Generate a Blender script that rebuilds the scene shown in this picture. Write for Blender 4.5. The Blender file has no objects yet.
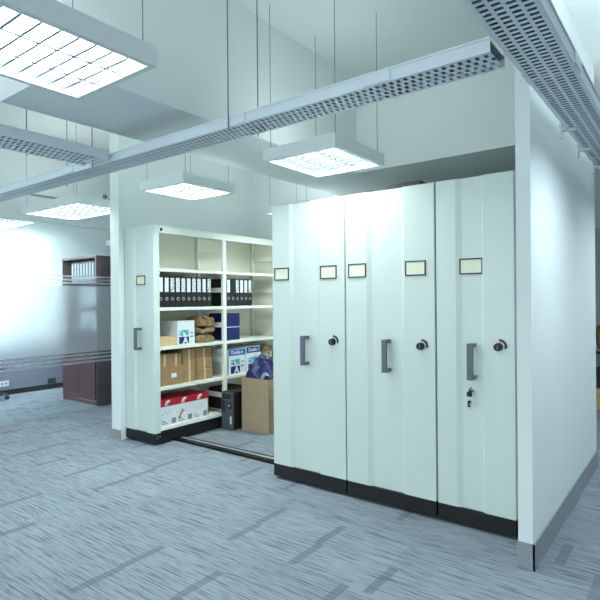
import bpy, bmesh, math, random
from mathutils import Vector, Matrix, noise
random.seed(7)
S = bpy.context.scene
COL = S.collection
PI = math.pi

# ------------------------------------------------------------------ materials
def lin(c):
    return tuple((v / 12.92 if v <= .04045 else ((v + .055) / 1.055) ** 2.4) for v in c)
def rgb(r, g, b):
    return lin((r / 255, g / 255, b / 255)) + (1.0,)
MATS = {}
def mat(name, col, rough=.5, metal=0.0, var=.04, scale=6.0, bump=0.0, bscale=60.0, stretch=(1, 1, 1), spec=.5):
    m = bpy.data.materials.new(name); m.use_nodes = True
    nt = m.node_tree; N = nt.nodes; L = nt.links
    b = N['Principled BSDF']
    b.inputs['Roughness'].default_value = rough
    b.inputs['Metallic'].default_value = metal
    b.inputs['Specular IOR Level'].default_value = spec
    tc = N.new('ShaderNodeTexCoord'); mp = N.new('ShaderNodeMapping')
    mp.inputs['Scale'].default_value = stretch
    L.new(tc.outputs['Object'], mp.inputs['Vector'])
    no = N.new('ShaderNodeTexNoise'); no.inputs['Scale'].default_value = scale; no.inputs['Detail'].default_value = 3
    L.new(mp.outputs[0], no.inputs['Vector'])
    rp = N.new('ShaderNodeValToRGB')
    rp.color_ramp.elements[0].position = .3; rp.color_ramp.elements[1].position = .7
    rp.color_ramp.elements[0].color = tuple(max(0, c * (1 - var)) for c in col[:3]) + (1,)
    rp.color_ramp.elements[1].color = tuple(min(1, c * (1 + var)) for c in col[:3]) + (1,)
    L.new(no.outputs['Fac'], rp.inputs[0]); L.new(rp.outputs[0], b.inputs['Base Color'])
    if bump:
        n2 = N.new('ShaderNodeTexNoise'); n2.inputs['Scale'].default_value = bscale; n2.inputs['Detail'].default_value = 4
        L.new(mp.outputs[0], n2.inputs['Vector'])
        bp = N.new('ShaderNodeBump'); bp.inputs['Strength'].default_value = bump; bp.inputs['Distance'].default_value = .01
        L.new(n2.outputs['Fac'], bp.inputs['Height']); L.new(bp.outputs[0], b.inputs['Normal'])
    MATS[name] = m
    return m
def glow(name, col, s):
    m = bpy.data.materials.new(name); m.use_nodes = True
    nt = m.node_tree; nt.nodes.clear()
    o = nt.nodes.new('ShaderNodeOutputMaterial'); e = nt.nodes.new('ShaderNodeEmission')
    e.inputs[0].default_value = col; e.inputs[1].default_value = s
    nt.links.new(e.outputs[0], o.inputs[0]); return m

M_wall = mat('white_paint', rgb(226, 234, 234), .85, var=.012, scale=1.5, bump=.05, bscale=180)
M_ceil = mat('ceiling_paint', rgb(222, 230, 230), .9, var=.015, scale=1.2)
M_cab = mat('grey_white_enamel', rgb(204, 217, 212), .34, var=.01, scale=2.0, bump=.015, bscale=240)
M_shelf = mat('cream_enamel', rgb(236, 240, 231), .42, var=.012, scale=3.0)
M_back = mat('beige_enamel', rgb(232, 231, 216), .5, var=.015, scale=3.0)
M_base = mat('black_enamel', rgb(10, 11, 15), .5, var=.1, scale=8)
M_rail = mat('dark_steel', rgb(12, 13, 18), .4, .3, var=.1, scale=9)
M_railtop = mat('worn_aluminium', rgb(168, 174, 182), .5, .4, var=.1, scale=14, stretch=(1, 20, 1))
M_handle = mat('grey_handle_paint', rgb(92, 102, 112), .4, .2, var=.05)
M_frame = mat('dark_plastic', rgb(38, 46, 52), .45, var=.05)
M_card = mat('ivory_card', rgb(228, 232, 208), .8, var=.03, scale=30)
M_black = mat('black_plastic', rgb(7, 8, 10), .5, var=.1)
M_chrome = mat('bright_steel', rgb(200, 205, 210), .25, .9, var=.05)
M_binder = mat('black_binder_board', rgb(9, 11, 17), .55, var=.12, scale=30)
M_nickel = mat('satin_nickel', rgb(188, 192, 198), .45, .3, var=.03)
M_tray = mat('white_tray_enamel', rgb(214, 226, 232), .45, var=.02, scale=4)
M_added_lid = mat('tray_inner_grey', rgb(120, 132, 142), .7, var=.05)
M_lamp = mat('lamp_white_enamel', rgb(222, 230, 230), .45, var=.01)
M_louver = mat('louver_aluminium', rgb(150, 160, 172), .25, .85, var=.02)
M_tube = glow('lamp_tube_glow', (0.93, 1.0, 1.0, 1), 9.0)
M_wire = mat('steel_wire', rgb(110, 122, 128), .5, .4, var=.05)
M_skirt = mat('grey_skirting', rgb(142, 150, 156), .6, var=.05, scale=10)
M_kraft = mat('kraft_board', rgb(162, 145, 118), .8, var=.06, scale=18, bump=.05, bscale=90)
M_kraftd = mat('kraft_paper', rgb(138, 112, 78), .75, var=.32, scale=14, bump=.3, bscale=25)
M_ctn = mat('brown_board', rgb(156, 126, 90), .8, var=.1, scale=22)
M_tape = mat('packing_tape', rgb(208, 186, 148), .35, var=.04)
M_beige = mat('tan_board', rgb(206, 178, 140), .8, var=.04, scale=20)
M_white = mat('white_card', rgb(226, 230, 236), .6, var=.03, scale=20)
M_red = mat('red_print', rgb(178, 22, 44), .5, var=.05, scale=12)
M_dred = mat('dark_red_board', rgb(62, 20, 26), .7, var=.1, scale=12)
M_blue = mat('royal_blue_board', rgb(4, 11, 96), .55, var=.08, scale=14)
M_navy = mat('navy_print', rgb(14, 28, 110), .5, var=.05)
M_azure = mat('azure_print', rgb(28, 98, 178), .5, var=.05)
M_teal = mat('teal_print', rgb(86, 176, 194), .5, var=.08)
M_bag = mat('blue_plastic_film', rgb(4, 9, 80), .38, var=.15, scale=9, bump=.25, bscale=20)
M_clear = mat('grey_blue_film', rgb(140, 150, 178), .2, var=.2, scale=9)
M_wrap = mat('clear_wrap', rgb(166, 162, 140), .2, var=.3, scale=14)
M_ink = mat('dark_print', rgb(60, 70, 92), .6, var=.1)
M_greyp = mat('silver_grey_plastic', rgb(84, 90, 98), .4, .2, var=.05)
M_wood = mat('mahogany_laminate', rgb(132, 104, 108), .45, var=.16, scale=5, stretch=(9, 9, .8))
M_woodd = mat('mahogany_dark', rgb(84, 54, 60), .45, var=.16, scale=5, stretch=(9, 9, .8))
M_binw = mat('pale_binder_board', rgb(132, 140, 152), .55, var=.04)
M_officewall = mat('slate_paint', rgb(120, 122, 138), .85, var=.03, scale=2)
M_blind = mat('grey_blind_fabric', rgb(196, 202, 200), .8, var=.08, scale=8, stretch=(12, 12, .3))
M_chair = mat('charcoal_fabric', rgb(52, 56, 66), .85, var=.1, scale=40)
M_yell = mat('yellow_board', rgb(206, 180, 120), .75, var=.06, scale=12)
M_desk = mat('pale_desk_laminate', rgb(190, 194, 198), .5, var=.03)
M_dark = mat('dark_board', rgb(64, 66, 66), .8, var=.1)

# scribbled spine label: ink strokes on white paper
def scribble(name, seed):
    m = bpy.data.materials.new(name); m.use_nodes = True
    nt = m.node_tree; N = nt.nodes; L = nt.links; b = N['Principled BSDF']; b.inputs['Roughness'].default_value = .7
    tc = N.new('ShaderNodeTexCoord'); mp = N.new('ShaderNodeMapping')
    mp.inputs['Scale'].default_value = (1, 70, 110); mp.inputs['Location'].default_value = (seed * 3.1, seed * 1.7, seed * 2.3)
    L.new(tc.outputs['Object'], mp.inputs[0])
    no = N.new('ShaderNodeTexNoise'); no.inputs['Scale'].default_value = 1.0; no.inputs['Detail'].default_value = 2
    L.new(mp.outputs[0], no.inputs['Vector'])
    rp = N.new('ShaderNodeValToRGB')
    th = (.36, .42, .46)[seed % 3]
    rp.color_ramp.elements[0].position = th - .05; rp.color_ramp.elements[0].color = rgb(110, 122, 150)
    rp.color_ramp.elements[1].position = th + .04; rp.color_ramp.elements[1].color = rgb(228, 232, 238)
    L.new(no.outputs['Fac'], rp.inputs[0]); L.new(rp.outputs[0], b.inputs['Base Color'])
    return m
M_spine = [scribble('spine_paper_%s' % w, i) for i, w in enumerate(('plain', 'written', 'dense'))]

# carpet: ribs along X, broken darker cross bands along Y
def carpet():
    m = bpy.data.materials.new('ribbed_carpet'); m.use_nodes = True
    nt = m.node_tree; N = nt.nodes; L = nt.links; b = N['Principled BSDF']
    b.inputs['Roughness'].default_value = .95; b.inputs['Specular IOR Level'].default_value = .15
    tc = N.new('ShaderNodeTexCoord'); sp = N.new('ShaderNodeSeparateXYZ'); L.new(tc.outputs['Object'], sp.inputs[0])
    def mth(op, a, b_=None, c=None):
        n = N.new('ShaderNodeMath'); n.operation = op
        for i, v in enumerate((a, b_, c)):
            if v is None: continue
            if isinstance(v, (int, float)): n.inputs[i].default_value = v
            else: L.new(v, n.inputs[i])
        return n.outputs[0]
    x, y = sp.outputs[0], sp.outputs[1]
    row = mth('FLOOR', mth('DIVIDE', mth('ADD', y, .15), .3))           # rows 0.3 m deep
    w1 = N.new('ShaderNodeTexWhiteNoise'); w1.noise_dimensions = '1D'; L.new(row, w1.inputs['W'])
    xo = mth('ADD', x, mth('MULTIPLY', w1.outputs['Value'], .5))
    cx = mth('DIVIDE', xo, .5)
    cell = mth('FLOOR', cx); fx = mth('FRACT', cx)
    cb = N.new('ShaderNodeCombineXYZ'); L.new(cell, cb.inputs[0]); L.new(row, cb.inputs[1])
    w2 = N.new('ShaderNodeTexWhiteNoise'); w2.noise_dimensions = '3D'; L.new(cb.outputs[0], w2.inputs['Vector'])
    band = mth('MULTIPLY', mth('LESS_THAN', fx, .11), mth('GREATER_THAN', w2.outputs['Value'], .42))
    def strip(sx, sy, off):
        v = N.new('ShaderNodeCombineXYZ')
        L.new(mth('ADD', mth('MULTIPLY', xo, sx), mth('MULTIPLY', row, 7.3)), v.inputs[0]); L.new(mth('MULTIPLY', y, sy), v.inputs[1])
        v.inputs[2].default_value = off
        n = N.new('ShaderNodeTexNoise'); n.inputs['Scale'].default_value = 1; n.inputs['Detail'].default_value = 1.5
        L.new(v.outputs[0], n.inputs['Vector']); return n.outputs['Fac']
    s1 = strip(2.8, 92, 0); s2 = strip(9.0, 150, 5.2)
    rb = N.new('ShaderNodeValToRGB'); rb.color_ramp.elements[0].position = .36; rb.color_ramp.elements[1].position = .52
    L.new(mth('ADD', mth('MULTIPLY', s1, .62), mth('MULTIPLY', s2, .38)), rb.inputs[0])
    rb.color_ramp.elements[0].color = rgb(94, 103, 114); rb.color_ramp.elements[1].color = rgb(142, 152, 162)
    mx = N.new('ShaderNodeMix'); mx.data_type = 'RGBA'
    L.new(mth('MULTIPLY', band, mth('MULTIPLY', s2, 1.15)), mx.inputs['Factor']); L.new(rb.outputs[0], mx.inputs['A']); mx.inputs['B'].default_value = rgb(98, 106, 119)
    br = N.new('ShaderNodeMix'); br.data_type = 'RGBA'; br.blend_type = 'MULTIPLY'; br.inputs['Factor'].default_value = 1
    tone = mth('ADD', mth('MULTIPLY', w2.outputs['Value'], .10), .93)
    cc = N.new('ShaderNodeCombineColor'); [L.new(tone, cc.inputs[i]) for i in range(3)]
    L.new(mx.outputs['Result'], br.inputs['A']); L.new(cc.outputs[0], br.inputs['B'])
    L.new(br.outputs['Result'], b.inputs['Base Color'])
    fz = N.new('ShaderNodeTexNoise'); fz.inputs['Scale'].default_value = 350; L.new(tc.outputs['Object'], fz.inputs['Vector'])
    bp = N.new('ShaderNodeBump'); bp.inputs['Strength'].default_value = .25; bp.inputs['Distance'].default_value = .004
    L.new(fz.outputs['Fac'], bp.inputs['Height']); L.new(bp.outputs[0], b.inputs['Normal'])
    return m
M_carpet = carpet()

def glass_mats():
    m = bpy.data.materials.new('clear_glass'); m.use_nodes = True
    nt = m.node_tree; nt.nodes.clear(); N = nt.nodes; L = nt.links
    o = N.new('ShaderNodeOutputMaterial'); t = N.new('ShaderNodeBsdfTransparent'); g = N.new('ShaderNodeBsdfGlossy'); x = N.new('ShaderNodeMixShader')
    t.inputs[0].default_value = (.93, .96, .97, 1); g.inputs['Roughness'].default_value = .02
    fr = N.new('ShaderNodeFresnel'); fr.inputs['IOR'].default_value = 1.45
    L.new(fr.outputs[0], x.inputs[0]); L.new(t.outputs[0], x.inputs[1]); L.new(g.outputs[0], x.inputs[2]); L.new(x.outputs[0], o.inputs[0])
    f = bpy.data.materials.new('frosted_film'); f.use_nodes = True
    nt = f.node_tree; nt.nodes.clear(); N = nt.nodes; L = nt.links
    o = N.new('ShaderNodeOutputMaterial'); r = N.new('ShaderNodeBsdfRefraction'); d = N.new('ShaderNodeBsdfDiffuse'); x = N.new('ShaderNodeMixShader')
    r.inputs['Roughness'].default_value = .48; r.inputs['IOR'].default_value = 1.25; r.inputs[0].default_value = (.97, .99, 1, 1)
    d.inputs[0].default_value = rgb(220, 232, 240); x.inputs[0].default_value = .2
    L.new(r.outputs[0], x.inputs[1]); L.new(d.outputs[0], x.inputs[2]); L.new(x.outputs[0], o.inputs[0])
    return m, f
M_glass, M_frost = glass_mats()

# ------------------------------------------------------------------ mesh helpers
class MB:
    def __init__(self): self.bm = bmesh.new()
    def box(self, x0, x1, y0, y1, z0, z1, bev=0.0, seg=2):
        r = bmesh.ops.create_cube(self.bm, size=1.0)
        vs = r['verts']
        for v in vs:
            v.co = Vector((x0 + (v.co.x + .5) * (x1 - x0), y0 + (v.co.y + .5) * (y1 - y0), z0 + (v.co.z + .5) * (z1 - z0)))
        if bev:
            es = list({e for v in vs for e in v.link_edges})
            bmesh.ops.bevel(self.bm, geom=es, offset=bev, segments=seg, affect='EDGES', profile=.5)
        return self
    def prism(self, pts, z0, z1):                      # (x,y) outline extruded in z
        a = [self.bm.verts.new((x, y, z0)) for x, y in pts]; b = [self.bm.verts.new((x, y, z1)) for x, y in pts]
        n = len(pts)
        self.bm.faces.new(a[::-1]); self.bm.faces.new(b)
        for i in range(n): self.bm.faces.new((a[i], a[(i + 1) % n], b[(i + 1) % n], b[i]))
        return self
    def cyl(self, p, q, r, n=14, r2=None):
        p, q = Vector(p), Vector(q); d = q - p
        M = Matrix.Translation((p + q) / 2) @ d.to_track_quat('Z', 'Y').to_matrix().to_4x4()
        bmesh.ops.create_cone(self.bm, cap_ends=True, segments=n, radius1=r, radius2=r if r2 is None else r2, depth=d.length, matrix=M)
        return self
    def torus(self, c, axis, R, r, n=20, m=8, a0=0, a1=2 * PI):
        q = Vector(axis).to_track_quat('Z', 'Y'); closed = abs(a1 - a0 - 2 * PI) < 1e-6
        rings = []
        N_ = n if closed else n + 1
        for i in range(N_):
            a = a0 + (a1 - a0) * i / n
            ring = []
            for j in range(m):
                b = 2 * PI * j / m
                v = Vector(((R + r * math.cos(b)) * math.cos(a), (R + r * math.cos(b)) * math.sin(a), r * math.sin(b)))
                ring.append(self.bm.verts.new(q @ v + Vector(c)))
            rings.append(ring)
        for i in range(n if closed else n):
            A = rings[i]; B = rings[(i + 1) % N_]
            for j in range(m): self.bm.faces.new((A[j], B[j], B[(j + 1) % m], A[(j + 1) % m]))
        if not closed:
            self.bm.faces.new(rings[0]); self.bm.faces.new(rings[-1][::-1])
        return self
    def tube(self, pts, r, n=10):
        for a, b in zip(pts[:-1], pts[1:]): self.cyl(a, b, r, n)
        return self
    def build(self, name, m, parent=None, smooth=False, loc=None):
        bmesh.ops.recalc_face_normals(self.bm, faces=self.bm.faces[:])
        me = bpy.data.meshes.new(name); self.bm.to_mesh(me); self.bm.free()
        me.materials.append(m)
        if smooth:
            for p in me.polygons: p.use_smooth = True
        o = bpy.data.objects.new(name, me); COL.objects.link(o)
        if parent: o.parent = parent
        if loc: o.location = loc
        return o
def part(name, m, parent, *b, bev=0.0):
    return MB().box(*b, bev=bev).build(name, m, parent)
def thing(name, loc, label, cat, group=None, rz=0):
    o = bpy.data.objects.new(name, None); COL.objects.link(o); o.location = loc; o.rotation_euler = (0, 0, rz)
    o.empty_display_size = .1
    return tag(o, label, cat, group)
def tag(o, label, cat, group=None, kind=None):
    o['label'] = label; o['category'] = cat
    if group: o['group'] = group
    if kind: o['kind'] = kind
    return o
def struct(name, m, *b, bev=0.0, label=None, parent=None):
    o = MB().box(*b, bev=bev).build(name, m, parent); o['kind'] = 'structure'
    return o
def kids(o): return [c for c in COL.objects if c.parent == o]
def copy_tree(o, label=None, loc=None, parent=None):
    c = o.copy(); COL.objects.link(c)
    if parent: c.parent = parent
    if label: c['label'] = label
    if loc: c.location = loc
    for k in kids(o): copy_tree(k, parent=c)
    return c
def text_mesh(name, s, size, m, parent, loc, rot, squeeze=1.0, depth=.0006, bold=0.0):
    cu = bpy.data.curves.new(name + '_curve', 'FONT'); cu.body = s; cu.size = size; cu.extrude = depth; cu.offset = bold
    cu.align_x = 'CENTER'; cu.align_y = 'CENTER'
    t = bpy.data.objects.new(name, cu); COL.objects.link(t)
    bpy.context.view_layer.update()
    me = bpy.data.meshes.new_from_object(t.evaluated_get(bpy.context.evaluated_depsgraph_get()))
    bpy.data.objects.remove(t); bpy.data.curves.remove(cu)
    me.transform(Matrix.Diagonal((squeeze, 1, 1, 1)))
    me.materials.clear(); me.materials.append(m)
    o = bpy.data.objects.new(name, me); COL.objects.link(o); o.parent = parent; o.location = loc; o.rotation_euler = rot
    return o
RX = (PI / 2, 0, PI / 2)      # text reading along +Y, facing +X
RY = (PI / 2, 0, 0)           # text reading along +X, facing -Y

# ------------------------------------------------------------------ setting
ZC = 3.59; ZS = 2.70
struct('floor', M_carpet, -9, 7, -7.5, 8.3, -.12, 0)
struct('ceiling', M_ceil, -9, 7, -7.5, 8.3, ZC, ZC + .1)
struct('wall_left', M_wall, -2.29, -2.125, -.06, 2.25, 0, ZC)
struct('wall_right', M_wall, 2.06, 2.138, -.31, 1.935, 0, ZC)
struct('wall_back', M_wall, -2.125, 2.058, 2.075, 2.2, 0, ZC)
struct('trim_1', M_wall, -.42, .31, -1.99, .88, ZS, ZC)
struct('trim_2', M_wall, -.42, 2.058, .88, 2.07, ZS, ZC)
struct('baseboard_left', M_skirt, -2.295, -2.122, -.068, -.06, 0, .105)
b = MB(); b.box(2.138, 2.148, -.318, 1.935, 0, .145); b.box(2.055, 2.148, -.318, -.31, 0, .145)
b.build('baseboard_right', M_skirt)['kind'] = 'structure'
# glass partition of the office on the left
GX = -3.94; GT = 2.545
wg = struct('wall_glass', M_glass, GX - .006, GX + .006, -4.2, 6.0, .0, GT)
wg2 = struct('wall_glass_upper', M_wall, GX - .06, GX + .06, -4.2, 6.0, GT, ZC)
wg2.name = 'wall_bulkhead'
film = struct('frosted_film', M_frost, GX + .0075, GX + .0095, -4.2, 6.0, .80, 1.725, parent=wg)
for z0, z1 in ((.755, .778), (.70, .728), (.648, .676), (1.745, 1.772), (1.793, 1.818), (1.842, 1.862)):
    struct('frosted_stripe', M_frost, GX + .0075, GX + .0095, -4.2, 6.0, z0, z1, parent=wg)
for y in (-2.6, 3.4):
    struct('glass_joint', M_skirt, GX - .007, GX + .007, y - .004, y + .004, 0, GT, parent=wg)
struct('trim_3', M_skirt, GX + .06, GX + .075, -4.2, 6.0, 2.86, 2.885)
# office behind the glass: windowless side wall, brightened by the added wash lights
WX = -6.06
struct('wall_outer', M_wall, WX - .15, WX, -6, 8.3, 0, ZC)
struct('trim_4', M_officewall, WX, WX + .01, -6, 8.3, .085, .80)
struct('baseboard_outer', M_base, WX, WX + .016, -6, 8.3, 0, .085)
struct('wall_office', M_wall, WX, GX - .012, 4.0, 4.1, 0, ZC)
struct('wall_far', M_wall, -3.87, 7, 6.3, 6.42, 0, ZC)
struct('wall_side', M_wall, 6.9, 7.0, -7.5, 6.3, 0, ZC)

# ------------------------------------------------------------------ shared fittings (local: x along front, y into depth)
def label_holder(root, x, z, y=0.0, w=.155, h=.105):
    f = MB(); t = .009
    f.box(x - w / 2, x + w / 2, y - .006, y, z - h / 2, z - h / 2 + t); f.box(x - w / 2, x + w / 2, y - .006, y, z + h / 2 - t, z + h / 2)
    f.box(x - w / 2, x - w / 2 + t, y - .006, y, z - h / 2 + t, z + h / 2 - t); f.box(x + w / 2 - t, x + w / 2, y - .006, y, z - h / 2 + t, z + h / 2 - t)
    f = f.build('label_holder', M_frame, root)
    part('card', M_card, f, x - w / 2 + t, x + w / 2 - t, y - .003, y - .0005, z - h / 2 + t, z + h / 2 - t)['label'] = 'blank ivory card'
def handle(root, x, z, y=.02):
    h = .118; pr = .078; x -= .006
    m = MB()
    m.box(x - .02, x + .02, y - pr, y - pr + .02, z - h, z + h, bev=.004)
    for s in (-1, 1):
        zc = z + s * (h - .014)
        m.box(x - .019, x + .019, y - pr + .014, y, zc - .013, zc + .013, bev=.003)
    m.build('handle', M_handle, root)
def knob(root, x, z, y=0.0):
    k = MB().cyl((x, y - .03, z), (x, y, z), .024, 20, .027).build('lock_knob', M_black, root)
    ar = MB(); pts = []
    for a in range(0, 11): pts.append((x + .007 + .031 * math.cos(-.35 + a * .2), z + .005 + .031 * math.sin(-.35 + a * .2)))
    for a in range(10, -1, -1): pts.append((x + .007 + .045 * math.cos(-.35 + a * .2), z + .005 + .045 * math.sin(-.35 + a * .2)))
    ar.prism([(p, q) for p, q in pts], 0, .006)
    for v in ar.bm.verts: v.co = Vector((v.co.x, y - v.co.z, v.co.y))
    ar.build('lock_indicator', M_frame, k)
    part('knob_slot', M_handle, k, x - .003, x + .003, y - .032, y - .029, z - .014, z + .014)
def front_panel(root, w, ra, rb, d=.075, z0=.127, z1=2.3):
    pts = [(0.004, 0), (ra, 0), (ra + .037, .015), (rb - .016, .015), (rb, 0), (w - .004, 0), (w, .004), (w, d), (0, d), (0, .004)]
    return MB().prism(pts, z0, z1).build('front_panel', M_cab, root)
def carriage(root, w, depth):
    part('base', M_base, root, 0, w, 0.0, depth, .024, .125, bev=.003)
    for y in (.355, 1.455):
        for x in (.1, w - .1):
            MB().cyl((x, y - .012, .055), (x, y + .012, .055), .0345, 16).build('wheel', M_rail, root)

# ------------------------------------------------------------------ closed cabinets on the right
DEP = 2.0
def cabinet(x, w, label, double):
    r = thing('mobile_cabinet', (x, 0, 0), label, 'cabinet', 'closed mobile cabinets')
    part('body', M_cab, r, .0, w, .076, DEP, .127, 2.29)
    carriage(r, w, DEP)
    if double:
        front_panel(r, w, .185, .482)
        label_holder(r, .104, 1.723); label_holder(r, .575, 1.721)
        handle(r, .362, 1.101, .014); knob(r, .612, 1.18)
    else:
        front_panel(r, w, .135, .318)
        label_holder(r, .234, 1.718, .015 - .0005); handle(r, .252, 1.10, .014); knob(r, .41, 1.2)
        lk = MB().cyl((.232, -.002, .905), (.232, .016, .905), .014, 18).build('key_lock', M_chrome, r)
    return r
cabinet(0, .722, 'pale closed cabinet with two label frames, nearest the open shelving', True)
cabinet(.732, .714, 'pale closed cabinet with two label frames, in the middle of the row', True)
cabinet(1.458, .508, 'narrow pale closed cabinet beside the white wall, keys in its lock', False)
k = thing('key', (1.69, 0, .905), 'keys on a black fob hanging from the narrow cabinet lock', 'key')
b = MB(); b.cyl((0, -.03, 0), (0, -.003, 0), .005, 10); b.cyl((-.004, -.03, .004), (.012, -.026, .028), .004, 8); b.box(-.017, .017, -.034, -.027, -.034, -.002, bev=.004)
b.build('key_bow', M_black, k)
MB().torus((0, -.031, -.042), (1, .3, 0), .014, .0018, 16, 6).build('key_ring', M_chrome, k)
b = MB(); b.box(-.012, .012, -.034, -.027, -.102, -.058, bev=.005); b.build('fob', M_black, k)
part('spare_key', M_chrome, k, .004, .012, -.036, -.0345, -.118, -.07)
tag(MB().box(1.06, 1.34, .02, .34, 2.3, 2.335, bev=.003).build('flat_box', M_dark), 'flat dark grey box lying on top of the middle cabinet', 'box')

# rails
for y, lb in ((.355, 'black floor rail crossing the aisle just behind the cabinet fronts'), (1.455, 'black floor rail at the back, mostly hidden under the cabinets')):
    r = thing('floor_rail', (0, y, 0), lb, 'rail', 'floor rails')
    b = MB(); b.box(-2.1, 1.97, -.085, .06, 0, .006, bev=.002); b.box(-2.1, 1.97, -.083, -.014, .006, .0205, bev=.003); b.box(-2.1, 1.97, .026, .056, .006, .0205)
    b.build('track', M_rail, r)
    part('running_strip', M_railtop, r, -2.1, 1.97, -.0135, .0255, .006, .0203)

# ------------------------------------------------------------------ open shelving on the left
UX = -2.118; UW = .507; UD = 2.05
ZSH = [1.8355, 1.4222, 1.0069, .5836, .160]
u = thing('mobile_shelving', (UX, 0, 0), 'open mobile shelving unit loaded with binders and boxes beside left wall', 'shelving')
front_panel(u, UW, .155, .372)
carriage(u, UW, UD)
label_holder(u, .272, 1.727, .0145, .15, .1); handle(u, .268, 1.107, .014)
part('back_panel', M_back, u, .004, .014, .076, UD, .127, 2.285)
part('end_panel', M_back, u, .014, UW - .04, UD - .012, UD, .127, 2.285)
b = MB(); b.box(.0, UW, .076, UD, 2.288, 2.3); b.box(UW - .016, UW, .076, UD, 2.222, 2.288); b.build('top', M_shelf, u)
for y0, y1 in ((.996, 1.046), (UD - .06, UD - .013)):
    part('upright', M_shelf, u, UW - .036, UW, y0, y1, .127, 2.221)
    b = MB(); b.box(.0145, .05, y0 + .01, y0 + .016, .127, 2.285); b.box(.0145, .02, y0 + .01, y1, .127, 2.285); b.box(.05, .056, y0 + .01, y1, .127, 2.285)
    b.build('upright', M_shelf, u)
    for z in (2.065, 1.63, 1.215, .80, .375):
        part('brace', M_shelf, u, .057, UW - .037, y0 + .012, y0 + .032, z - .028, z + .028)
for y0, y1 in ((.077, .995), (1.047, UD - .061)):
    for z in ZSH:
        b = MB(); b.box(.0145, UW - .004, y0, y1, z + .009, z + .015); b.box(UW - .016, UW - .004, y0, y1, z - .018, z + .009); b.box(.0145, .026, y0, y1, z - .018, z + .009)
        b.build('shelf', M_shelf, u)
for y, z in ((.10, 2.258), (.062, .088), (.03, .10), (.03, .07)):
    MB().cyl((UW, y, z), (UW + .004, y, z), .016 if z > 1 else (.009 if y > .05 else .006), 12).build('bolt', M_chrome if z < 1 else M_black, u)
SH = [z + .0155 for z in ZSH]          # shelf tops
XF = -1.66                             # fronts of the goods stand here

# ------------------------------------------------------------------ lever arch binders (spine faces +X, base at origin, spine plane x=0)
def binder(loc, label, w, style, group, blank=False):
    r = thing('binder', loc, label, 'binder', group)
    b = MB(); b.box(-.285, -.006, .002, w - .002, .0, .33, bev=.002); b.box(-.012, 0, .001, w - .001, 0, .335, bev=.004); b.build('cover', M_binder, r)
    if not blank:
        part('spine_label', M_spine[style % 3], r, -.001, .0012, w * .16, w * .82, .165, .318)
    MB().torus((.0005, w / 2, .091), (1, 0, 0), .0155, .003, 18, 6).build('finger_ring', M_nickel, r)
    return r
w = .0762
ordn = ['first', 'second', 'third', 'fourth', 'fifth', 'sixth', 'seventh', 'eighth', 'ninth', 'tenth']
for i in range(10):
    binder((XF, .092 + i * w, SH[1]), 'black binder with white spine label, %s from the shelving front panel' % ordn[i], w - .001, (0, 0, 2, 1, 1, 0, 1, 1, 0, 2)[i], 'black binders in the front bay')
for i, y in enumerate((1.095, 1.17, 1.246, 1.322, 1.398, 1.474)):
    binder((XF, y, SH[1]), 'black binder %s, %s behind the middle shelving post' % ('without a spine label' if i == 1 else 'with spine label', ordn[i]), .075, i, 'black binders in the rear bay', i == 1)

# ------------------------------------------------------------------ cartons and boxes (local: front plane x=0 facing +X, y0..y1)
def carton(name, loc, d, wy, h, label, cat, m, group=None, tape=True, sticker=None, bev=.003):
    r = thing(name, loc, label, cat, group)
    part('body', m, r, -d, 0, 0, wy, 0, h, bev=bev)
    if tape:
        b = MB(); b.box(0, .0008, wy / 2 - .012, wy / 2 + .012, .0, h); b.box(-d, .0008, wy / 2 - .012, wy / 2 + .012, h, h + .0008)
        b.build('tape', M_tape, r)['label'] = 'pale packing tape'
    if sticker:
        y0, y1, z0, z1 = sticker
        part('sticker', M_white, r, 0, .001, y0, y1, z0, z1)['label'] = 'small white sticker'
    return r
g = 'small taped brown cartons'
z4 = SH[3]
carton('carton', (XF + .01, .105, z4), .32, .31, .205, 'larger brown carton with a white sticker on lower front shelf', 'carton', M_ctn, None, False, (.145, .215, .08, .125))
carton('carton', (XF - .005, .10, z4 + .206), .3, .15, .13, 'small brown carton on the stickered carton, beside front panel', 'carton', M_ctn, g)
carton('carton', (XF - .012, .255, z4 + .206), .3, .155, .125, 'small brown carton on the stickered carton, beside the stacked columns', 'carton', M_ctn, g)
for cname, y, wy in (('near column by the stickered carton', .43, .185), ('far column by the middle post', .63, .24)):
    for i, lev in enumerate(('bottom', 'middle', 'topmost')):
        carton('carton', (XF - .006 * i + random.uniform(-.012, .004), y + random.uniform(-.006, .006), z4 + i * .124), .28, wy, .1215, '%s small brown taped carton in the %s' % (lev, cname), 'carton', M_ctn, g, bev=.007)
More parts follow.
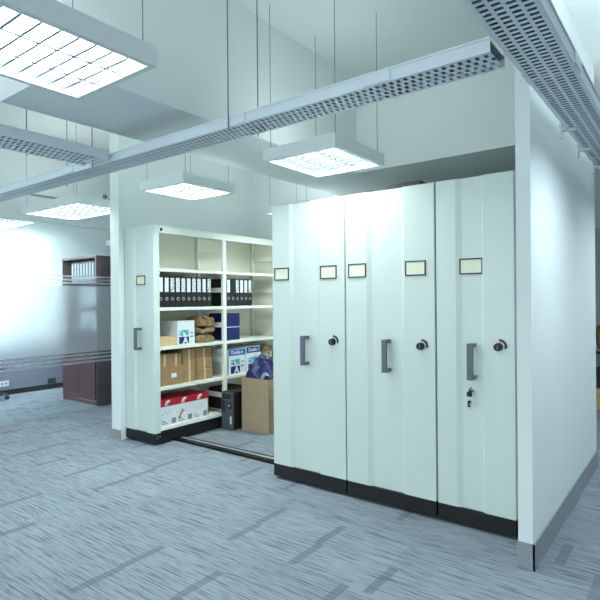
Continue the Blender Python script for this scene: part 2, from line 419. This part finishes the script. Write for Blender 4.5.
# tan flat carton + white paper box with the blue A
carton('flat_carton', (XF + .005, .095, SH[2]), .3, .235, .098, 'flat tan carton on the shelf under the binders', 'carton', M_beige, None, False)
def paper_box(loc, wy, h, d, label, header, hm):
    r = thing('paper_box', loc, label, 'box', 'copy paper boxes')
    part('body', M_white, r, -d, 0, 0, wy, 0, h, bev=.002)
    top = h - (.075 if header else 0)
    if header:
        b = part('header_band', hm, r, -.001, .001, .0, wy, top, h - .002); b['label'] = 'blue header band'
        text_mesh('lettering', header, .060, M_white, b, (.0012, wy * .5, top + .037), RX, .88, bold=.0007)
    part('logo_square', M_navy, r, 0, .001, wy * .1, wy * .66, .012, h * .33)
    text_mesh('logo_letter', 'A', h * .38, M_white, r, (.0022, wy * .45, h * .165), RX, 1.0, bold=.004)
    b = MB()
    b.torus((.001, wy * .36, h * .48), (1, 0, 0), .03, .012, 12, 4, a0=0, a1=PI * 1.3)
    b.box(0, .001, wy * .1, wy * .26, h * .40, h * .47); b.box(0, .001, wy * .48, wy * .64, h * .38, h * .62); b.box(0, .001, wy * .1, wy * .3, h * .53, h * .58)
    b.build('teal_figure', M_teal, r)
    b = MB(); b.box(0, .001, wy * .74, wy * .92, h * .12, h * .135); b.box(0, .001, wy * .72, wy * .9, h * .28, h * .36); b.box(0, .001, wy * .74, wy * .9, h * .45, h * .52)
    b.build('small_print', M_teal, r)
    return r
paper_box((XF + .012, .335, SH[2]), .245, .262, .3, 'white paper box with a blue letter A, beside flat tan carton', None, None)
paper_box((XF + .01, 1.12, SH[3]), .285, .305, .3, 'white paper box with bright blue Double A band, near middle post', 'Double A', M_azure)
paper_box((XF + .03, 1.41, SH[3]), .27, .318, .3, 'white paper box with darker navy Double A band, behind the blue bag', 'Double A', M_navy)
# stacked blue boxes
for i, lb in enumerate(('lower royal blue box of the pair on the rear bay shelf', 'upper royal blue box of the pair on the rear bay shelf')):
    r = thing('storage_box', (XF, 1.085, SH[2] + i * .163), lb, 'box', 'blue boxes')
    part('body', M_blue, r, -.3, 0, 0, .235, 0, .162, bev=.002)
    part('lid_edge', M_white, r, -.3, .001, -.001, .236, .154, .1625) if i == 0 else part('spine_fold', M_navy, r, -.001, .001, .11, .115, 0, .16)
# red and white boxes
for i in range(3):
    wy = .222
    r = thing('retail_box', (XF + .012, .098 + i * (wy + .003), SH[4]), 'white box with red lid band, %s' % ('leftmost of three on the bottom shelf', 'middle of three on the bottom shelf, red diagonal flash', 'rightmost of three on the bottom shelf')[i], 'box', 'red and white boxes')
    part('body', M_white, r, -.3, 0, 0, wy, 0, .205, bev=.002)
    b = part('lid', M_red, r, -.302, .002, -.001, wy + .001, .205, .278, bev=.002)
    lg = MB(); lg.prism([(.06, .0), (.12, .02), (.13, .04), (.10, .045), (.07, .03)], 0, .001); lg.prism([(.05, -.012), (.10, -.006), (.105, .002), (.06, -.002)], 0, .001)
    lg = lg.build('emblem', M_white, b); lg.matrix_local = Matrix(((0, 0, 1, .0025), (1, 0, 0, 0), (0, 1, 0, .226), (0, 0, 0, 1)))
    bc = MB()
    for j in range(9): bc.box(0, .001, .15 + j * .0065, .15 + j * .0065 + (.004 if j % 3 else .0025), .012, .07)
    bc.build('barcode', M_ink, r)
    pt = MB()
    for j in range(3): pt.box(0, .001, .02, .10 - .02 * j, .018 + j * .017, .024 + j * .017)
    for j in range(4): pt.box(0, .001, .03 + j * .03, .045 + j * .03, .12 + (j % 2) * .02, .126 + (j % 2) * .02)
    pt.build('small_print', M_ink if i != 2 else M_clear, r)
    if i == 1:
        d = MB().prism([(.01, .05), (.025, .045), (.09, .13), (.08, .145)], 0, .001).build('red_flash', M_red, r)
        d.matrix_local = Matrix(((0, 0, 1, .001), (1, 0, 0, 0), (0, 1, 0, .0), (0, 0, 0, 1)))
carton('carton', (XF - .05, 1.12, SH[4]), .3, .36, .25, 'dark red carton on the bottom shelf behind the black computer', 'carton', M_dred, None, False)

# crumpled soft things
def crumple(name, m, sx, sy, sz, amp, seed, parent=None, cuts=14, loc=None, round_=.25, freq=6.0):
    bm = bmesh.new(); bmesh.ops.create_cube(bm, size=1.0)
    bmesh.ops.subdivide_edges(bm, edges=bm.edges[:], cuts=cuts, use_grid_fill=True)
    for v in bm.verts:
        c = v.co * 2
        k = 1 - round_ * (max(0, abs(c.x) ** 4 * abs(c.y) ** 2) + max(0, abs(c.y) ** 4 * abs(c.z) ** 2) + max(0, abs(c.x) ** 4 * abs(c.z) ** 2)) / 2
        p = Vector((c.x * sx / 2, c.y * sy / 2, c.z * sz / 2)) * k
        q = p * freq * 2 + Vector((seed * 3.7, seed * 1.3, seed))
        n = Vector((abs(noise.noise(q)) - .25, abs(noise.noise(q + Vector((9, 0, 0)))) - .25, noise.noise(q * .7 + Vector((0, 7, 0)))))
        v.co = p + n * amp
    zm = min(v.co.z for v in bm.verts)
    for v in bm.verts:
        v.co.z = max(v.co.z - zm - amp * .35, 0)
    o = MB(); o.bm.free(); o.bm = bm
    return o.build(name, m, parent, smooth=False, loc=loc)
gb = 'crumpled kraft bags'
for i, (z, sz, sx, lb) in enumerate(((0, .072, .3, 'folded kraft paper bag at the bottom of the pile beside the white box'), (.108, .05, .28, 'folded kraft paper bag in the middle of the pile beside the white box'), (.19, .10, .26, 'puffed kraft paper bag on top of the pile beside the white box'))):
    r = thing('paper_bag', (XF - .13 + .01 * i, .745 + .012 * i, SH[2] + z), lb, 'bag', gb)
    crumple('bag_body', M_kraftd, sx, .28 - .02 * i, sz, .032, 3 + i, r, cuts=9, round_=.06, freq=6)
    r.rotation_euler = (0, 0, (.10, -.12, .08)[i])
    fl = crumple('bag_flap', M_kraftd, .13, .25 - .01 * i, .008, .02, 13 + i, r, cuts=8, freq=8)
    fl.location = (.075, .0, sz * (.35, .4, 1.0)[i]); fl.rotation_euler = ((.12, -.15, -.30)[i], .35, .1)
r = thing('wrapped_bundle', (XF - .1, 1.835, SH[3]), 'brown bundle in clear crinkled plastic at the shelf far end', 'bundle')
crumple('contents', M_kraftd, .24, .20, .30, .035, 31, r, freq=9)
fl = crumple('plastic_wrap', M_wrap, .06, .2, .10, .04, 37, r, cuts=8, freq=12); fl.location = (.10, .0, .12); fl.rotation_euler = (.5, 0, 0)

# tall open cardboard box on the floor with the blue plastic bag
BX0, BX1, BY0, BY1, BH = -1.373, -.962, 1.045, 1.47, .61
r = thing('cardboard_box', (BX0, BY0, 0), 'tall plain cardboard box standing on the carpet before the shelves', 'box')
wx, wy = BX1 - BX0, BY1 - BY0; t = .006
b = MB(); b.box(0, wx, 0, t, 0, BH); b.box(0, wx, wy - t, wy, 0, BH); b.box(0, t, t, wy - t, 0, BH); b.box(wx - t, wx, t, wy - t, 0, BH); b.box(t, wx - t, t, wy - t, 0, .008)
b.build('box_walls', M_kraft, r)
b = MB(); b.prism([(wx - .001, .02), (wx + .02, .06), (wx + .024, wy - .05), (wx - .001, wy - .02)], BH - .22, BH - .004); b.build('side_flap', M_kraft, r)
r = thing('plastic_bag', (BX0 + wx / 2, BY0 + wy / 2, BH - .16), 'blue plastic bag heaped in the top of the cardboard box', 'bag')
bm = bmesh.new(); n = 34
vv = {}
for i in range(n + 1):
    for j in range(n + 1):
        x = (i / n - .5) * (wx - 2 * t - .012); y = (j / n - .5) * (wy - 2 * t - .012)
        px, py = -.125, .03
        dx = (x - px) / (.12 if x < px else .35); dy = (y - py) / (.26 if y > py else .24)
        rr = math.sqrt(dx * dx + dy * dy); a = math.atan2(dy, dx)
        hgt = .40 * max(0, 1 - rr) ** .85 if rr < 1 else 0
        fold = .022 * math.sin(a * 7 + 2.5 * noise.noise((x * 9, y * 9, 1))) * min(1, rr * 2) * (1 if rr < 1.3 else .4)
        z = .155 + hgt * .66 + fold + .035 * noise.noise((x * 14, y * 14, 3)) + .02 * abs(noise.noise((x * 30, y * 30, 8)))
        edge = max(abs(i / n - .5), abs(j / n - .5)) * 2
        if edge > .9: z = z - (edge - .9) * 1.0
        vv[i, j] = bm.verts.new((x, y, max(.01, z)))
for i in range(n):
    for j in range(n): bm.faces.new((vv[i, j], vv[i + 1, j], vv[i + 1, j + 1], vv[i, j + 1]))
rim = [vv[i, 0] for i in range(n + 1)] + [vv[n, j] for j in range(1, n + 1)] + [vv[i, n] for i in range(n - 1, -1, -1)] + [vv[0, j] for j in range(n - 1, 0, -1)]
low = [bm.verts.new((v.co.x * .95, v.co.y * .95, 0)) for v in rim]
for i in range(len(rim)): bm.faces.new((rim[i], rim[(i + 1) % len(rim)], low[(i + 1) % len(rim)], low[i]))
bm.faces.new(low)
o = MB(); o.bm.free(); o.bm = bm; o.build('bag_body', M_bag, r, smooth=False)
fl = crumple('clear_fold', M_clear, .07, .02, .10, .02, 44, r, cuts=6, freq=12); fl.location = (.09, -.178, .14); fl.rotation_euler = (-.35, .3, 0)

# computer tower on the floor (front faces -Y)
TX0, TX1, TY0, TY1, TH = -1.588, -1.40, .925, 1.02, .44
TX0, TX1 = -1.590, -1.402; TY1 = 1.36
r = thing('computer_tower', (TX0, TY0, 0), 'black computer tower with grey front standing on the carpet', 'computer')
w = TX1 - TX0
part('chassis', M_black, r, 0, w, .022, TY1 - TY0, .008, TH, bev=.004)
fz = MB(); fz.box(.003, w - .003, 0, .022, .01, TH - .085, bev=.004); fz.box(.003, w - .003, .004, .022, TH - .085, TH - .004, bev=.004); fz.build('front_bezel', M_greyp, r)
b = MB()
for cx in (.055, .128):
    b.torus((cx, .001, TH - .05), (0, -1, 0), .023, .008, 18, 6)
b.build('vent_ring', M_black, r)
b = MB(); b.box(.085, w - .016, -.002, .004, .25, .325, bev=.002); b.box(.012, .07, -.001, .004, .20, .34); b.build('drive_bay', M_frame, r)
MB().cyl((.13, -.004, .288), (.13, 0, .288), .014, 16).build('power_button', M_chrome, r)
part('sticker', M_white, r, w - .045, w - .02, -.001, .003, .075, .165)
for x in (.03, w - .03):
    for y in (.05, .38): MB().cyl((x, y, 0), (x, y, .009), .012, 12).build('foot', M_black, r)

# ------------------------------------------------------------------ perforated cable trays
def tray(name, loc, length, width, label, rz, coupler=(), rods=(), brackets=(), hgt=.052):
    """runs along local +X, bottom at z=0, y 0..width"""
    length += .001
    r = thing(name, loc, label, 'cable tray', 'perforated cable trays', rz)
    m = MB(); bm = m.bm
    px = .036; rows = 4; mg = .012; py = (width - 2 * mg) / rows
    nx = int(length / px)
    def quad(x0, x1, y0, y1):
        bm.faces.new([bm.verts.new(p) for p in ((x0, y0, 0), (x1, y0, 0), (x1, y1, 0), (x0, y1, 0))])
    for i in range(nx):
        for j in range(rows):
            x0 = i * px; y0 = mg + j * py; off = px * .25 if j % 2 else -px * .25
            a0 = x0 + px * .5 + off - .0085; a1 = a0 + .017
            a0 = max(a0, x0 + .0008); a1 = min(a1, x0 + px - .0008)
            c0 = y0 + py * .16; c1 = y0 + py * .84
            quad(x0, a0, y0, y0 + py); quad(a1, x0 + px, y0, y0 + py); quad(a0, a1, y0, c0); quad(a0, a1, c1, y0 + py)
    Lx = nx * px
    quad(0, Lx, 0, mg); quad(0, Lx, width - mg, width)
    for y in (0, width):
        f = bm.faces.new([bm.verts.new(p) for p in ((0, y, 0), (Lx, y, 0), (Lx, y, hgt), (0, y, hgt))])
    for y0, y1 in ((-.006, .012), (width - .012, width + .006)):
        m.box(0, Lx, y0, y1, hgt, hgt + .008)
    m.build('channel', M_tray, r)
    part('lid', M_added_lid, r, 0, Lx, .004, width - .004, hgt - .012, hgt - .006)  # unseen cover added so the slots look dark from below
    for x in coupler:
        b = MB()
        for y in (-.007, width): b.box(x - .07, x + .07, y, y + .007, .004, hgt - .002)
        b.box(x - .003, x + .003, 0, width, -.003, -.0003)
        b.build('coupler', M_tray, r)
    for x, y in rods:
        MB().cyl((x, y, -.012), (x, y, ZC - loc[2]), .0035, 8).build('hanger_rod', M_wire, r)
    for x in brackets:
        b = MB(); b.box(x - .02, x + .02, width - .06, width + .03, -.012, -.001); b.box(x - .02, x + .02, width + .018, width + .03, -.05, -.012); b.box(x - .02, x + .02, width + .018, width + .03, -.001, .03)
        b.build('bracket', M_lamp, r)
    return r
TZ = 2.50
tray('cable_tray', (-5.2, -1.245, TZ), 7.43, .195, 'long perforated white cable tray crossing in front of cabinets', 0, (2.0, 4.2, 6.0, 6.9), ((2.05, -.012), (3.8, .207), (4.55, -.012), (5.95, -.012), (5.98, .207)))
tray('cable_tray', (-.395, -4.6, TZ + .001), 3.33, .30, 'perforated white cable tray joining the long tray from front left', PI / 2, (1.2, 2.6), ((1.9, -.012), (2.45, .312), (2.9, .312)))
tray('cable_tray', (2.462, -3.6, TZ + .001), 7.2, .205, 'perforated white cable tray along the right wall on brackets', PI / 2, (2.75, 4.45), ((1.2, -.012),), (3.62, 4.15, 4.75, 5.3))

# ------------------------------------------------------------------ hanging louvre lamps
LIGHT_COL = (.90, 1.0, .95)
DAY_COL = (.84, .96, 1.0)
def lamp(x0, x1, y0, y1, z, label, power, wash=0, lc=LIGHT_COL, upf=None):
    r = thing('ceiling_lamp', ((x0 + x1) / 2, (y0 + y1) / 2, z), label, 'lamp', 'hanging louvre lamps')
    a, c = (x1 - x0) / 2, (y1 - y0) / 2; h = .085; t = .008
    b = MB(); rim = .03
    b.box(-a, a, -c, -c + t, 0, h); b.box(-a, a, c - t, c, 0, h); b.box(-a, -a + t, -c + t, c - t, 0, h); b.box(a - t, a, -c + t, c - t, 0, h)
    b.box(-a + t, a - t, -c + t, c - t, h - .006, h)
    b.box(-a + t, a - t, -c + t, -c + rim, 0, .006); b.box(-a + t, a - t, c - rim, c - t, 0, .006); b.box(-a + t, -a + rim, -c + rim, c - rim, 0, .006); b.box(a - rim, a - t, -c + rim, c - rim, 0, .006)
    b.build('housing', M_lamp, r)
    lv = MB(); n = 3 if a < .4 else 6
    for i in range(1, n): lv.box(-a + rim + i * (2 * a - 2 * rim) / n - .007, -a + rim + i * (2 * a - 2 * rim) / n + .007, -c + rim, c - rim, .012, .036)
    for j in range(1, 8):
        yc = -c + rim + j * (2 * c - 2 * rim) / 8
        lm = MB().prism([(yc - .005, .016), (yc + .005, .016), (yc + .0095, .034), (yc - .0095, .034)], -a + rim, a - rim)
        for v in lm.bm.verts: v.co = Vector((v.co.z, v.co.x, v.co.y))
        tmp = bpy.data.meshes.new('t'); lm.bm.to_mesh(tmp); lm.bm.free(); lv.bm.from_mesh(tmp); bpy.data.meshes.remove(tmp)
    lv.build('louvre', M_louver, r)
    for i in range(n):
        x = -a + rim + (i + .5) * (2 * a - 2 * rim) / n
        MB().cyl((x, -c + .03, .056), (x, c - .03, .056), .014, 10).build('tube', M_tube, r)
    for sx in (-1, 1):
        for sy in (-1, 1):
            MB().cyl((sx * (a - .03), sy * (c - .05), h), (sx * (a - .03), sy * (c - .05), ZC - z), .0022, 6).build('suspension_wire', M_wire, r)
    if wash:  # area light added under the rim to brighten the office wall
        wl = bpy.data.lights.new('added_wash_light', 'AREA'); wl.shape = 'RECTANGLE'; wl.size = .12; wl.size_y = 2 * c - .1
        wl.energy = wash; wl.color = DAY_COL; wl.spread = math.radians(150)
        wo = bpy.data.objects.new('added_wash_light', wl); COL.objects.link(wo); wo.parent = r; wo.location = (.1, 0, -.008); wo.rotation_euler = (0, math.radians(70), 0)
    ld = bpy.data.lights.new('lamp_light', 'AREA'); ld.shape = 'RECTANGLE'; ld.size = 2 * a - .15; ld.size_y = 2 * c - .13
    ld.energy = power; ld.color = lc
    up = bpy.data.lights.new('added_uplight', 'AREA'); up.shape = 'RECTANGLE'; up.size = 2 * a - .1; up.size_y = 2 * c - .1  # upward fill light, added above the closed housing to lift ceiling and walls
    up.energy = power * (UPF if upf is None else upf); up.color = lc
    uo = bpy.data.objects.new('added_uplight', up); COL.objects.link(uo); uo.parent = r; uo.location = (0, 0, h + .004); uo.rotation_euler = (PI, 0, 0)
    lo = bpy.data.objects.new('lamp_light', ld); COL.objects.link(lo); lo.parent = r; lo.location = (0, 0, .04)
    return r
PW = 22; UPF = .14
lamp(.45, 1.055, -.62, .03, 2.48, 'square louvre lamp hanging in front of the closed cabinets', PW)
lamp(-1.10, -.52, -.52, .09, 2.495, 'square louvre lamp hanging over the gap beside open shelving', PW * 1.4)
lamp(-3.55, -2.38, -.43, .26, 2.56, 'long louvre lamp hanging by the glass, half hidden by left wall', PW * 1.6)
lamp(-5.72, -4.5, -.40, .23, 2.62, 'long louvre lamp inside the glass office at the left edge', PW * 1.2, 110)
lamp(-5.72, -4.5, -2.0, -1.35, 2.62, 'long louvre lamp inside the glass office, beyond the left edge', PW * 1.2, 110)
lamp(.452, 1.06, -2.62, -1.985, 2.50, 'bright louvre lamp nearest the camera, hanging at the upper left', PW)
lamp(-1.085, -.5, 1.16, 1.76, 2.50, 'louvre lamp at the back, just its corner showing past the cabinets', PW * 1.5)
lamp(-1.75, -1.15, -2.62, -2.0, 2.50, 'added unseen louvre lamp over the open floor, beyond the left edge of view', PW * 1.2, 0, DAY_COL, .45)  # out of view, added to brighten the left cabinet and beam underside
lamp(2.66, 3.26, -.30, .32, 2.50, 'louvre lamp over the walkway right of the white wall', PW * 1.4, 0, DAY_COL, .6)
lamp(-5.55, -4.95, 1.95, 2.55, 2.50, 'louvre lamp deep in the glass office, above the mahogany bookcase', PW)
lamp(2.9, 3.5, 1.5, 2.13, 2.50, 'added unseen louvre lamp over the walkway, second along the white wall', PW * 1.0, 0, DAY_COL, .6)  # out of view, added to brighten the right wall face
lamp(2.9, 3.5, 3.3, 3.93, 2.50, 'added unseen louvre lamp over the walkway, farthest along the white wall', PW * 1.5, 0, DAY_COL)  # another unseen lamp added as fill for the right wall

# ------------------------------------------------------------------ behind the glass
r = thing('bookcase', (-4.965, .82, 0), 'mahogany bookcase with pale binders standing behind the glass wall', 'bookcase')
W_, D_, H_ = .945, .36, 2.17
b = MB(); b.box(0, .025, 0, D_, .0, H_); b.box(W_ - .025, W_, 0, D_, 0, H_); b.box(.025, W_ - .025, 0, D_, H_ - .03, H_); b.box(.025, W_ - .025, D_ - .015, D_, .06, H_ - .03); b.box(.025, W_ - .025, .02, D_, 0, .06)
b.build('carcass', M_wood, r)
for z in (1.80, 1.44, 1.08, .80): part('shelf', M_wood, r, .026, W_ - .026, .012, D_ - .016, z - .02, z)
for x0, x1, kx in ((.026, W_ / 2 - .002, W_ / 2 - .03), (W_ / 2 + .002, W_ - .026, W_ / 2 + .03)):
    d = part('door', M_woodd, r, x0, x1, -.018, 0, .075, .79, bev=.002)
    MB().cyl((kx, -.04, .70), (kx, -.018, .70), .009, 12).build('door_knob', M_chrome, d)
part('kick_strip', M_beige, r, W_ / 2 + .01, W_ - .03, -.019, .012, .062, .072)
nb = 0
rows = ((1.80, 9, 'top'), (1.44, 6, 'second'), (1.08, 6, 'third'))
for z, cnt, nm in rows:
    for i in range(cnt):
        x = -4.965 + W_ - .03 - (i + 1) * .079
        o = thing('binder', (x, .86, z), 'pale binder on the %s bookcase shelf, %s from its right side' % (nm, ordn[i]), 'binder', 'pale binders in the bookcase')
        hh = .30 - .012 * random.random()
        part('cover', M_binw, o, .002, .066, 0, .27, .0005, hh, bev=.003)
        part('spine_label', M_white, o, .014, .054, -.001, 0, .03, hh - .02)
# office chair at far left
r = thing('office_chair', (-5.72, -.02, 0), 'charcoal office chair with castors behind the glass, far left', 'chair')
MB().box(-.24, .24, -.24, .24, .44, .52, bev=.03, seg=3).build('seat', M_chair, r)
MB().box(-.22, .22, -.27, -.22, .60, 1.0, bev=.02, seg=3).build('backrest', M_chair, r)
MB().cyl((0, -.2, .46), (0, -.25, .66), .018).build('back_bracket', M_black, r)
MB().cyl((0, 0, .12), (0, 0, .44), .025).build('gas_lift', M_chrome, r)
for i in range(5):
    a = PI / 2 - .2 + i * 2 * PI / 5
    e = (math.cos(a) * .32, math.sin(a) * .32)
    lg = MB().cyl((0, 0, .115), (e[0], e[1], .085), .026, 10, .016).build('leg', M_greyp, r)
    MB().cyl((e[0] - .02, e[1], .03), (e[0] + .02, e[1], .03), .03, 14).cyl((e[0], e[1], .03), (e[0], e[1], .085), .008).build('castor', M_black, lg)
def socket(y, z, m, label):
    r = thing('wall_socket', (WX + .01, y, z), label, 'socket')
    part('plate', m, r, .0, .01, -.07, .07, -.045, .045, bev=.003)
    for dy in (-.03, .03): part('outlet', M_frame, r, .01, .0112, dy - .012, dy + .012, -.012, .012)
socket(.42, .19, M_white, 'white double wall socket low behind the glass near the chair')
socket(1.20, .14, M_frame, 'dark wall socket low behind the glass near the bookcase')
r = thing('smoke_detector', (GX + .06, .875, 3.0), 'small round detector on the bulkhead above the glass', 'detector')
MB().cyl((0, 0, 0), (.03, 0, 0), .035, 18, .028).build('detector_body', M_skirt, r)
MB().cyl((.03, 0, 0), (.036, 0, 0), .012, 12).build('sensor', M_frame, r)

# ------------------------------------------------------------------ far area seen past the right wall
r = thing('desk', (1.2, 5.15, 0), 'desk with a dark edge at the far side past the right wall', 'desk')
part('desktop', M_desk, r, 0, 2.0, 0, .75, .71, .735); part('edge_strip', M_black, r, 0, 2.0, -.006, 0, .70, .737)
part('modesty_panel', M_desk, r, .04, 1.96, .30, .32, .3, .71)
for x in (0.02, 1.93):
    for y in (.03, .68): part('leg', M_handle, r, x, x + .05, y, y + .05, 0, .71)
r = thing('paper_bag', (1.82, 5.5, .737), 'brown paper bag standing on the far desk', 'bag'); crumple('bag_body', M_kraftd, .34, .25, .36, .03, 61, r)
tag(crumple('rucksack', M_chair, .5, .35, .5, .04, 71, loc=(1.85, 5.25, 0)), 'dark rucksack on the floor under the far desk', 'bag')
r = thing('carton', (2.3, 4.62, 0), 'yellowish carton on the floor before the far desk', 'carton'); part('body', M_yell, r, -.62, 0, 0, .35, 0, .23, bev=.004); part('tape', M_tape, r, -.32, -.27, -.001, 0, 0, .23)
w2 = MB(); w2.box(1.2, 3.4, 6.24, 6.3, 2.62, 2.75); w2 = w2.build('window_2', M_lamp); w2['kind'] = 'structure'
struct('window_blind', M_blind, 1.25, 3.35, 6.262, 6.275, .9, 2.62, parent=w2)

# ------------------------------------------------------------------ world, camera, colour
wd = bpy.data.worlds.new('daylight'); S.world = wd; wd.use_nodes = True
bg = wd.node_tree.nodes['Background']; bg.inputs[0].default_value = (.84, .96, 1.0, 1); bg.inputs[1].default_value = 2.0

yaw, pit, rol, f = .6524, -.0012, -.0083, 523.43
F = Vector((-math.sin(yaw) * math.cos(pit), math.cos(yaw) * math.cos(pit), math.sin(pit)))
R = Vector((math.cos(yaw), math.sin(yaw), 0)); U = R.cross(F)
R2 = R * math.cos(rol) + U * math.sin(rol); U2 = -R * math.sin(rol) + U * math.cos(rol)
cd = bpy.data.cameras.new('camera'); co = bpy.data.objects.new('camera', cd); COL.objects.link(co)
co.matrix_world = Matrix.Translation((2.8792, -3.385, 1.511)) @ Matrix((R2, U2, -F)).transposed().to_4x4()
cd.sensor_width = 36; cd.sensor_fit = 'HORIZONTAL'; cd.lens = f / 600 * 36; cd.clip_start = .05
S.camera = co
S.view_settings.view_transform = 'Standard'; S.view_settings.look = 'None'; S.view_settings.gamma = 1
S.view_settings.use_curve_mapping = False; S.view_settings.exposure = 0.10
